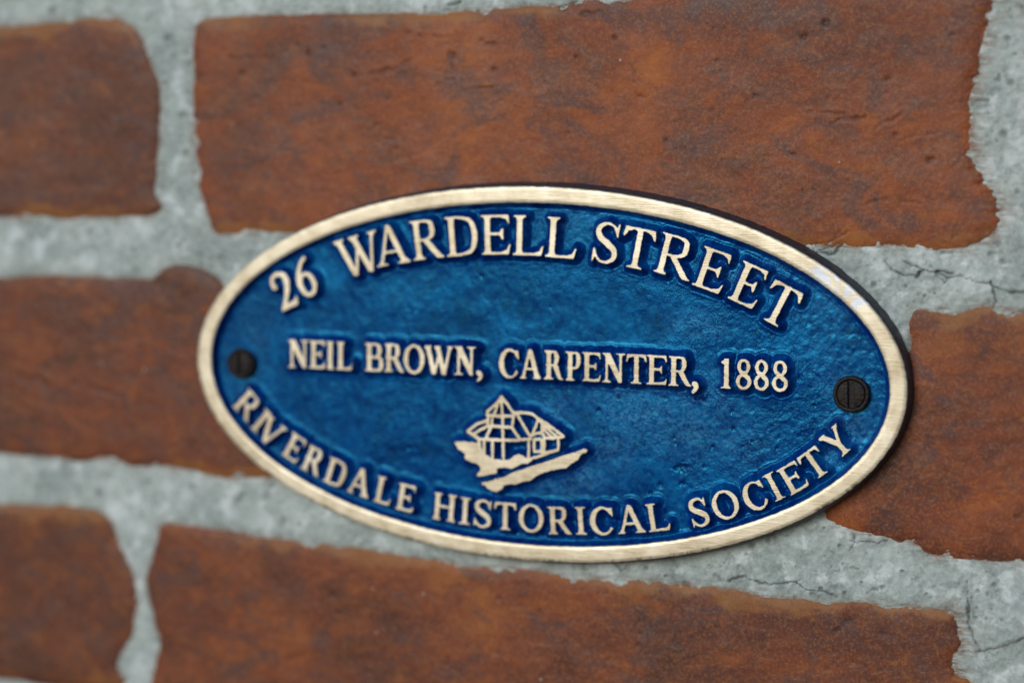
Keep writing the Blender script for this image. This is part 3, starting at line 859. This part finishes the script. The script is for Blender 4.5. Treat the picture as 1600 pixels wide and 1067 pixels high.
for row, (par, items) in enumerate(ROWS):
    ctr, ang, wid = [], [], []
    for ch, tile, x0, y0, x1, y1 in items:
        ox, oy = CR[tile]
        p = surf([(ox + x0 / SC, oy + y0 / SC), (ox + x1 / SC, oy + y1 / SC)])
        ctr.append(p.mean(0)); wid.append(np.hypot(*(p[1] - p[0]))); ang.append(math.atan2(*(p[1] - p[0])[::-1]))
    ctr, ang = np.array(ctr), np.array(ang)
    co = np.polyfit(ctr[:, 0], ang, 3 if row != 1 else 1)
    fit = np.polyval(co, ctr[:, 0])
    for i, (ch, *_r) in enumerate(items):
        h = par['h']
        a = 0.45 * ang[i] + 0.55 * fit[i]
        w = wid[i]
        res = 0.055
        xs, ys = np.arange(-.8, w + .8, res), np.arange(-.8, h + .8, res)
        X, Y = np.meshgrid(xs, ys)
        f = draw(ch, X / h, Y / h, w / h, par['s'], par['t']) * h
        f = blur(np.clip(f, -1.2, 1.2), 2.0)
        sd = 400 + row * 50 + i
        f += 0.065 * fbm(X * 1.6, Y * 1.6, sd, 3) + 0.012
        ca, sa = math.cos(a), math.sin(a)
        L = []
        for P in contours(f, xs, ys):
            if len(P) < 14:
                continue
            q = P - np.array([w / 2, 0])
            L.append(np.stack([ctr[i, 0] + q[:, 0] * ca - q[:, 1] * sa, ctr[i, 1] + q[:, 0] * sa + q[:, 1] * ca], 1))
        letters.append(('digit' if ch.isdigit() else 'letter', L, ch))
# commas
for tile, pts, ws in (('G', [(907, 588), (925, 605), (928, 640), (897, 678)], [6.6, 7.5, 5.0, 2.6]), ('I', [(1170, 710), (1186, 722), (1190, 758), (1158, 800)], [7.0, 8.0, 6.5, 5.0])):
    ox, oy = CR[tile]
    P = surf([(ox + x / SC, oy + y / SC) for x, y in pts])
    xs, ys = np.arange(P[:, 0].min() - 1.6, P[:, 0].max() + 1.6, .055), np.arange(P[:, 1].min() - 1.6, P[:, 1].max() + 1.6, .055)
    X, Y = np.meshgrid(xs, ys)
    g = Glyph(X, Y)
    g.path(P, np.array(ws) * .19)
    f = blur(np.clip(g.f, -1.2, 1.2), 1.5) + 0.05 * fbm(X * 1.6, Y * 1.6, 7, 3)
    letters.append(('comma', contours(f, xs, ys), ','))

# the house emblem, traced on the casting
EO, ES = (700.0, 600.0), 1423 / 240.0
def em(pts):
    return surf([(EO[0] + x / ES, EO[1] + y / ES) for x, y in pts])
LINES = [
 [(490, 130), (440, 190), (365, 255), (362, 285)], [(470, 150), (428, 285)], [(490, 120), (505, 300), (512, 690)], [(500, 120), (612, 275)],
 [(362, 285), (420, 296), (505, 298), (608, 298)], [(612, 265), (605, 300), (592, 402)], [(375, 285), (368, 390)], [(408, 300), (405, 392)],
 [(366, 390), (430, 392), (500, 396), (592, 402)], [(610, 266), (700, 266), (780, 278), (840, 325), (920, 372), (990, 425), (1068, 488)], [(638, 280), (760, 485)], [(592, 402), (668, 515)],
 [(362, 340), (262, 372), (182, 440), (290, 508)], [(366, 392), (290, 428), (225, 470)], [(396, 402), (345, 508)],
 [(215, 465), (290, 512), (400, 514), (510, 520), (640, 520), (765, 508)], [(832, 335), (805, 410), (770, 485)], [(850, 345), (930, 420), (1010, 492)], [(868, 380), (905, 440), (960, 492)],
 [(775, 478), (815, 458), (868, 452), (888, 478), (892, 560), (890, 632)], [(895, 500), (980, 500), (1055, 492)], [(1020, 500), (1022, 560), (1018, 612), (895, 640)], [(798, 512), (862, 512), (870, 570), (862, 625), (800, 625), (795, 570), (798, 512)],
 [(285, 515), (292, 570), (305, 620)], [(335, 515), (332, 640)], [(410, 520), (412, 690)], [(748, 515), (746, 680)], [(770, 690), (850, 668), (905, 645), (1018, 612)], [(868, 375), (872, 452)]]
HILL = [(58, 540), (110, 534), (180, 537), (270, 548), (300, 612), (330, 645), (385, 680), (410, 700), (440, 698), (510, 706), (560, 705), (590, 685), (618, 662), (650, 652), (690, 662), (720, 688), (780, 686), (772, 712), (740, 735), (680, 735), (640, 765),
        (580, 782), (520, 770), (455, 780), (448, 828), (380, 836), (330, 850), (268, 856), (266, 835), (285, 815), (306, 790), (290, 755), (262, 735), (210, 720), (160, 695), (150, 668), (165, 650), (130, 625), (92, 600)]
ROAD = [(308, 912), (360, 908), (430, 885), (520, 862), (600, 818), (700, 790), (760, 766), (860, 735), (960, 702), (1080, 658), (1180, 630), (1268, 598), (1292, 612), (1280, 635), (1235, 645), (1205, 700), (1135, 740), (1092, 780), (1020, 786), (960, 800),
        (880, 820), (800, 862), (760, 890), (690, 905), (620, 930), (560, 925), (525, 932), (500, 972), (450, 996), (400, 986), (360, 962), (345, 938), (315, 932)]

def emblem(lines, polys, seed):
    P = np.concatenate([em(q) for q in (lines + polys)])
    xs, ys = np.arange(P[:, 0].min() - 1.6, P[:, 0].max() + 1.6, .06), np.arange(P[:, 1].min() - 1.6, P[:, 1].max() + 1.6, .06)
    X, Y = np.meshgrid(xs, ys)
    f = np.full(X.shape, 9.0)
    for q in lines:
        f = np.minimum(f, seg_dist(X, Y, em(q), False) - 0.37)
    for q in polys:
        f = np.minimum(f, poly_sdf(X, Y, em(q)))
    f = blur(np.clip(f, -1.2, 1.2), 1.6) + 0.075 * fbm(X * 1.5, Y * 1.5, seed, 3) - 0.03
    return [L for L in contours(f, xs, ys) if len(L) > 12]
em_house = emblem(LINES, [em_poly for em_poly in ([(448, 178), (490, 112), (535, 172), (490, 160)], HILL)], 601)
em_road = emblem([], [ROAD], 602)

# ------------------------------------------------------------------ the plaque
plaque = empty('plaque', (0, 0, -6.5))
plaque['label'] = 'oval cast plaque, blue enamel with raised bronze lettering and rim, screwed to the brick wall'
plaque['category'] = 'plaque'
ZF = -2.7                  # depth of the blue ground below the polished faces

def ellipse(a, b, z, n=900, jit=0.0, seed=0):
    th = np.linspace(0, 2 * np.pi, n, endpoint=False)
    x, y = a * np.cos(th), b * np.sin(th)
    if jit:
        nx, ny = np.cos(th) / a, np.sin(th) / b
        L = np.hypot(nx, ny)
        k = jit * (fbm(x * .9, y * .9, seed, 3) + 0.6 * fbm(x * .12, y * .12, seed + 1, 2))
        x, y = x + k * nx / L, y + k * ny / L
    return np.stack([x, y, np.full(n, z)], 1)

# casting body: dark tapering edge and back
a, b = PLQ_A, PLQ_B
V, F = loft([ellipse(a - 2.2, b - 2.2, -3.9), ellipse(a - .12, b - .12, -.42), ellipse(a + .12, b + .12, -.55, 900, .05, 3), ellipse(a + .50, b + .65, -2.6, 900, .08, 5), ellipse(a + .85, b + 1.2, -5.2, 900, .10, 7),
             ellipse(a + .90, b + 1.3, -7.6, 900, .10, 7)], True, True)
F = [f[::-1] for f in F]
mesh_obj('casting_edge', V, F, SIDE, plaque)

# polished rim
ai, bi = a - RIMW, b - RIMW
N = 1400
rings = [ellipse(a + .02, b + .02, -.60, N, .065, 21), ellipse(a, b, -.16, N, .065, 21), ellipse(a - .22, b - .22, 0, N, .065, 21)]
for t in (.25, .5, .75):
    rings.append(ellipse(a - RIMW * t, b - RIMW * t, .015, N))
rings += [ellipse(ai + .20, bi + .20, 0, N, .06, 31), ellipse(ai, bi, -.14, N, .06, 31), ellipse(ai - .02, bi - .02, -.60, N, .06, 31)]
V, F = loft(rings)
scuff = surf([(1283, 425), (1312, 443), (1325, 462), (1342, 470)])
wear = np.exp(-(seg_dist(V[:, 0], V[:, 1], scuff, False) / 2.3) ** 2) * 1.3
V[:, 2] -= 0.10 * np.clip(wear, 0, 1)
edge_out = np.hypot(V[:, 0] / a, V[:, 1] / b)
pit = np.zeros(len(V))
low = sstep(10, -30, V[:, 1])
pit = np.where(edge_out > .9955, sstep(.0, .8, fbm(V[:, 0] * .23, V[:, 1] * .4, 41, 5, .75)) * (.15 + .6 * low), 0)
mesh_obj('rim', V, F, BRONZE, plaque, attrs=dict(wear=np.clip(wear, 0, 1), pit=np.clip(pit, 0, 1)))

# blue ground: one cast surface that rises in soft flanks to every letter, the emblem and the rim
res = 0.23
xs, ys = np.arange(-ai - .6, ai + .6 + res, res), np.arange(-bi - .6, bi + .6 + res, res)
X, Y = np.meshgrid(xs, ys)
D = np.full(X.shape, 9.0)
for _n, loops, _c in letters + [('e', em_house, ''), ('e', em_road, '')]:
    allp = np.concatenate(loops)
    ix = slice(max(0, np.searchsorted(xs, allp[:, 0].min() - 4)), np.searchsorted(xs, allp[:, 0].max() + 4))
    iy = slice(max(0, np.searchsorted(ys, allp[:, 1].min() - 4)), np.searchsorted(ys, allp[:, 1].max() + 4))
    x, y = X[iy, ix], Y[iy, ix]
    d = np.full(x.shape, 9.0)
    ins = np.zeros(x.shape, bool)
    for L in loops:
        d = np.minimum(d, seg_dist(x, y, L[::3] if len(L) > 60 else L))
        ins ^= inside(x, y, L)
    D[iy, ix] = np.minimum(D[iy, ix], np.where(ins, -d, d))
Dn = D + 0.22 * fbm(X * .35, Y * .35, 81, 2) + 0.06 * fbm(X * 1.2, Y * 1.2, 82, 2)
def flank(d, top, foot, width):
    u = np.clip(d / width, 0, 1)
    return foot + (top - foot) * (1 - u) ** 1.55
lift = np.where(D < 0, 0.0, 0)
z = np.full(X.shape, ZF)
z += 0.05 * fbm(X * .09, Y * .09, 83, 3) + 0.034 * fbm(X * .5, Y * .36, 84, 3)
orange = sstep(20, 75, X) + sstep(18, 40, np.abs(Y)) * .4
z += (0.008 + 0.038 * np.clip(orange, 0, 1)) * fbm(X * .8, Y * .8, 85, 2)
WID = 1.95
fl = flank(np.maximum(Dn, 0), -0.42, 0.0, WID)
z = np.where(Dn < WID, np.maximum(z, flank(np.maximum(Dn, 0), -0.40, ZF - .04, WID)), z)
# thick enamel draws back into a bead round the foot of the flanks
z += 0.12 * np.exp(-((Dn - WID - .18) / .32) ** 2) * (.75 + .4 * vnoise(X * .3, Y * .3, 95))
z = np.where(D < 0.05, np.minimum(z, -0.40), z)
# rim fillet
q = np.sqrt((X / ai) ** 2 + (Y / bi) ** 2)
gl = np.sqrt((X / ai ** 2) ** 2 + (Y / bi ** 2) ** 2) / np.maximum(q, 1e-6)
dr = (1 - q) / np.maximum(gl, 1e-6) + 0.10 * fbm(X * .4, Y * .4, 86, 2)
RW = 1.55
z = np.where(dr < RW, np.maximum(z, flank(np.maximum(dr, 0), -0.25, ZF - .02, RW)), z)
z += 0.10 * np.exp(-((dr - RW - .2) / .34) ** 2)
pit = np.zeros(X.shape)
for px, py, r in [(935, 641, .75), (967, 622, .6), (1054, 684, .5), (1055, 692, .45), (1062, 730, 1.3), (1057, 732, .9), (1069, 728, .8), (1065, 755, .6), (1032, 757, .7), (1144, 642, .6), (1146, 670, .7), (1160, 697, .5), (753, 432, .5), (1040, 621, .6), (1190, 560, .5),
                  (1113, 698, .5), (1273, 634, .5), (1100, 728, .5), (1016, 770, .6), (1175, 690, .4), (1180, 740, .4), (1215, 700, .4), (905, 590, .4), (860, 480, .35), (1045, 440, .4), (1235, 590, .6), (1248, 592, .7), (640, 700, .4), (610, 690, .3)]:
    c = surf([(px, py)], ZF)[0]
    dd = np.hypot(X - c[0], Y - c[1]) * (1 + .5 * vnoise(X * 1.5, Y * 1.5, 90))
    g = np.exp(-(dd / (r * .75)) ** 2)
    z -= .28 * g
    pit = np.maximum(pit, g * .85)
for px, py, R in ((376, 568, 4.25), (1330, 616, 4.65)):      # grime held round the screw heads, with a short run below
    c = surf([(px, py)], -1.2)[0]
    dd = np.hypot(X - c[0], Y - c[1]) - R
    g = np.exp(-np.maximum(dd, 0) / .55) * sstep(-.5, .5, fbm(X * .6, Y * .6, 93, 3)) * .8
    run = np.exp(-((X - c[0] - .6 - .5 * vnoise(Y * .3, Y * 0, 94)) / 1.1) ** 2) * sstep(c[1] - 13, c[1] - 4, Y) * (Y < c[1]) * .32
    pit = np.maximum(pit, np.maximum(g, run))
chalk = np.zeros(X.shape)
for px, py, rx, ry, w in [(1000, 640, 14, 6, 1), (1080, 670, 8, 8, .9), (960, 700, 6, 7, .8), (1090, 630, 10, 4, .8), (980, 655, 6, 4, 1), (915, 745, 5, 4, .9), (870, 760, 8, 3, .6), (870, 640, 5, 4, .7), (1080, 505, 7, 3, .9), (1110, 515, 4, 2, .9), (1150, 690, 8, 6, .7), (1130, 600, 6, 4, .5),
                          (1340, 660, 7, 9, .7), (1310, 600, 6, 5, .6), (1310, 555, 10, 8, .35), (1300, 710, 4, 5, .8), (1200, 420, 9, 4, .4), (1290, 480, 7, 7, .5), (385, 600, 4, 5, .4), (400, 520, 7, 8, .4), (900, 345, 12, 3, .5), (1180, 430, 12, 4, .5), (1020, 680, 10, 6, .7), (940, 620, 6, 3, .6)]:
    c = surf([(px, py)], ZF)[0]
    chalk = np.maximum(chalk, w * np.exp(-((X - c[0]) / rx) ** 2 - ((Y - c[1]) / ry) ** 2))
chalk *= sstep(.3, 1.6, D)
keep = (q < 1.004)
F, used = grid_faces(keep)
V = np.stack([X.ravel(), Y.ravel(), z.ravel()], 1)[used]
mesh_obj('enamel_ground', V, F, BLUE, plaque, attrs=dict(pit=pit.ravel()[used], chalk=chalk.ravel()[used]))

# raised faces: extruded from the outlines with a softened arris
def face_curve(name, loops, depth):
    cu = bpy.data.curves.new(name, 'CURVE')
    cu.dimensions = '2D'
    cu.fill_mode = 'BOTH'
    cu.extrude = depth / 2 - .13
    cu.bevel_depth = .13
    cu.bevel_resolution = 1
    cu.offset = -.11
    allp = np.concatenate(loops)
    c = (allp.min(0) + allp.max(0)) / 2
    for L in loops:
        s = cu.splines.new('POLY')
        s.points.add(len(L) - 1)
        s.points.foreach_set('co', np.column_stack([L - c, np.zeros(len(L)), np.ones(len(L))]).astype(np.float32).ravel())
        s.use_cyclic_u = True
    ob = bpy.data.objects.new(name, cu)
    COL.objects.link(ob)
    return ob, c

DEP = 0.80
todo = [(n, L, c) for n, L, c in letters]
curves = [face_curve('outline', L, DEP) for n, L, c in todo]
curves += [face_curve('outline', em_house, DEP), face_curve('outline', em_road, DEP)]
bpy.context.view_layer.update()
dg = bpy.context.evaluated_depsgraph_get()
emb = empty('house_emblem', (*surf([(805, 700)])[0], -.3), plaque)
names = [(n, plaque) for n, L, c in todo] + [('timber_house', emb), ('ground_strip', emb)]
for i, ((ob, c), (nm, par)) in enumerate(zip(curves, names)):
    me = bpy.data.meshes.new_from_object(ob.evaluated_get(dg))
    n = len(me.vertices)
    co = np.zeros(n * 3)
    me.vertices.foreach_get('co', co)
    co = co.reshape(-1, 3)
    r = np.random.RandomState(i)
    ztop = r.uniform(-.04, .02)
    Vw = np.column_stack([co[:, 0] + c[0], co[:, 1] + c[1], co[:, 2] - DEP / 2 + ztop])
    F = [list(p.vertices) for p in me.polygons]
    nz = np.array([p.normal.z for p in me.polygons])
    bpy.data.meshes.remove(me)
    fm = np.where(nz > 0.35, 0, 1)
    pit = np.zeros(n)
    mesh_obj(nm, Vw, F, [BRONZE, BLUE], par, smooth=False, attrs=dict(pit=pit, wear=np.zeros(n)), fmat=fm)
for ob, c in curves:
    cu = ob.data
    bpy.data.objects.remove(ob)
    bpy.data.curves.remove(cu)

# screws: round slotted heads sunk a little in the enamel
def screw(px, py, R, ang, seed):
    c = surf([(px, py)], -1.2)[0]
    root = empty('screw', (c[0], c[1], -1.4), plaque)
    n = 72
    def ring(r, z):
        th = np.linspace(0, 2 * np.pi, n, endpoint=False)
        k = 1 + .015 * vnoise(np.cos(th) * 3, np.sin(th) * 3, seed)
        return np.stack([c[0] + r * k * np.cos(th), c[1] + r * k * np.sin(th), np.full(n, z)], 1)
    # collar
    V, F = loft([ring(R, -2.6), ring(R, -1.25), ring(R * .97, -.98), ring(R * .90, -.88), ring(R * .80, -.95), ring(R * .76, -1.25), ring(R * .76, -2.6)])
    mesh_obj('collar', V, F, SCREW, root)
    # head: two halves of the dome either side of the slot, and its floor
    rr = .74 * R
    w = .17 * R
    m = 33
    for sgn in (-1, 1):
        u = np.linspace(w, rr * .995, 14)
        rows = []
        for k in u:
            hw = math.sqrt(max(rr * rr - k * k, 1e-6))
            v = np.linspace(-hw, hw, m)
            zz = -1.12 + .62 * np.sqrt(np.maximum(1 - (k * k + v * v) / (1.25 * rr) ** 2, 0)) + .05 * fbm(k * 1.2 + v * 0, v * 1.2, seed + 5, 2)
            rows.append(np.stack([np.full(m, sgn * k), v, zz], 1))
        lip = rows[0].copy(); lip[:, 2] = -2.2
        rows = [lip, rows[0]] + rows[1:]
        end = rows[-1].copy(); end[:, 2] = -2.2
        rows.append(end)
        P = np.concatenate(rows)
        ca, sa = math.cos(ang), math.sin(ang)
        V = np.stack([c[0] + P[:, 0] * ca - P[:, 1] * sa, c[1] + P[:, 0] * sa + P[:, 1] * ca, P[:, 2]], 1)
        F = []
        for i in range(len(rows) - 1):
            for j in range(m - 1):
                f = (i * m + j, (i + 1) * m + j, (i + 1) * m + j + 1, i * m + j + 1)
                F.append(f if sgn > 0 else f[::-1])
        mesh_obj('head_half', V, F, SCREW, root)
    P = np.array([(-w - .1, -rr, -1.45), (w + .1, -rr, -1.45), (w + .1, rr, -1.45), (-w - .1, rr, -1.45)])
    V = np.stack([c[0] + P[:, 0] * ca - P[:, 1] * sa, c[1] + P[:, 0] * sa + P[:, 1] * ca, P[:, 2]], 1)
    V = np.concatenate([V, V - np.array([0, 0, .9])])
    mesh_obj('slot_floor', V, [(0, 1, 2, 3), (7, 6, 5, 4), (0, 4, 5, 1), (1, 5, 6, 2), (2, 6, 7, 3), (3, 7, 4, 0)], SCREW, root, smooth=False)
    return root
screw(376, 568, 4.25, math.radians(3), 700)
screw(1330, 616, 4.65, math.radians(2), 720)
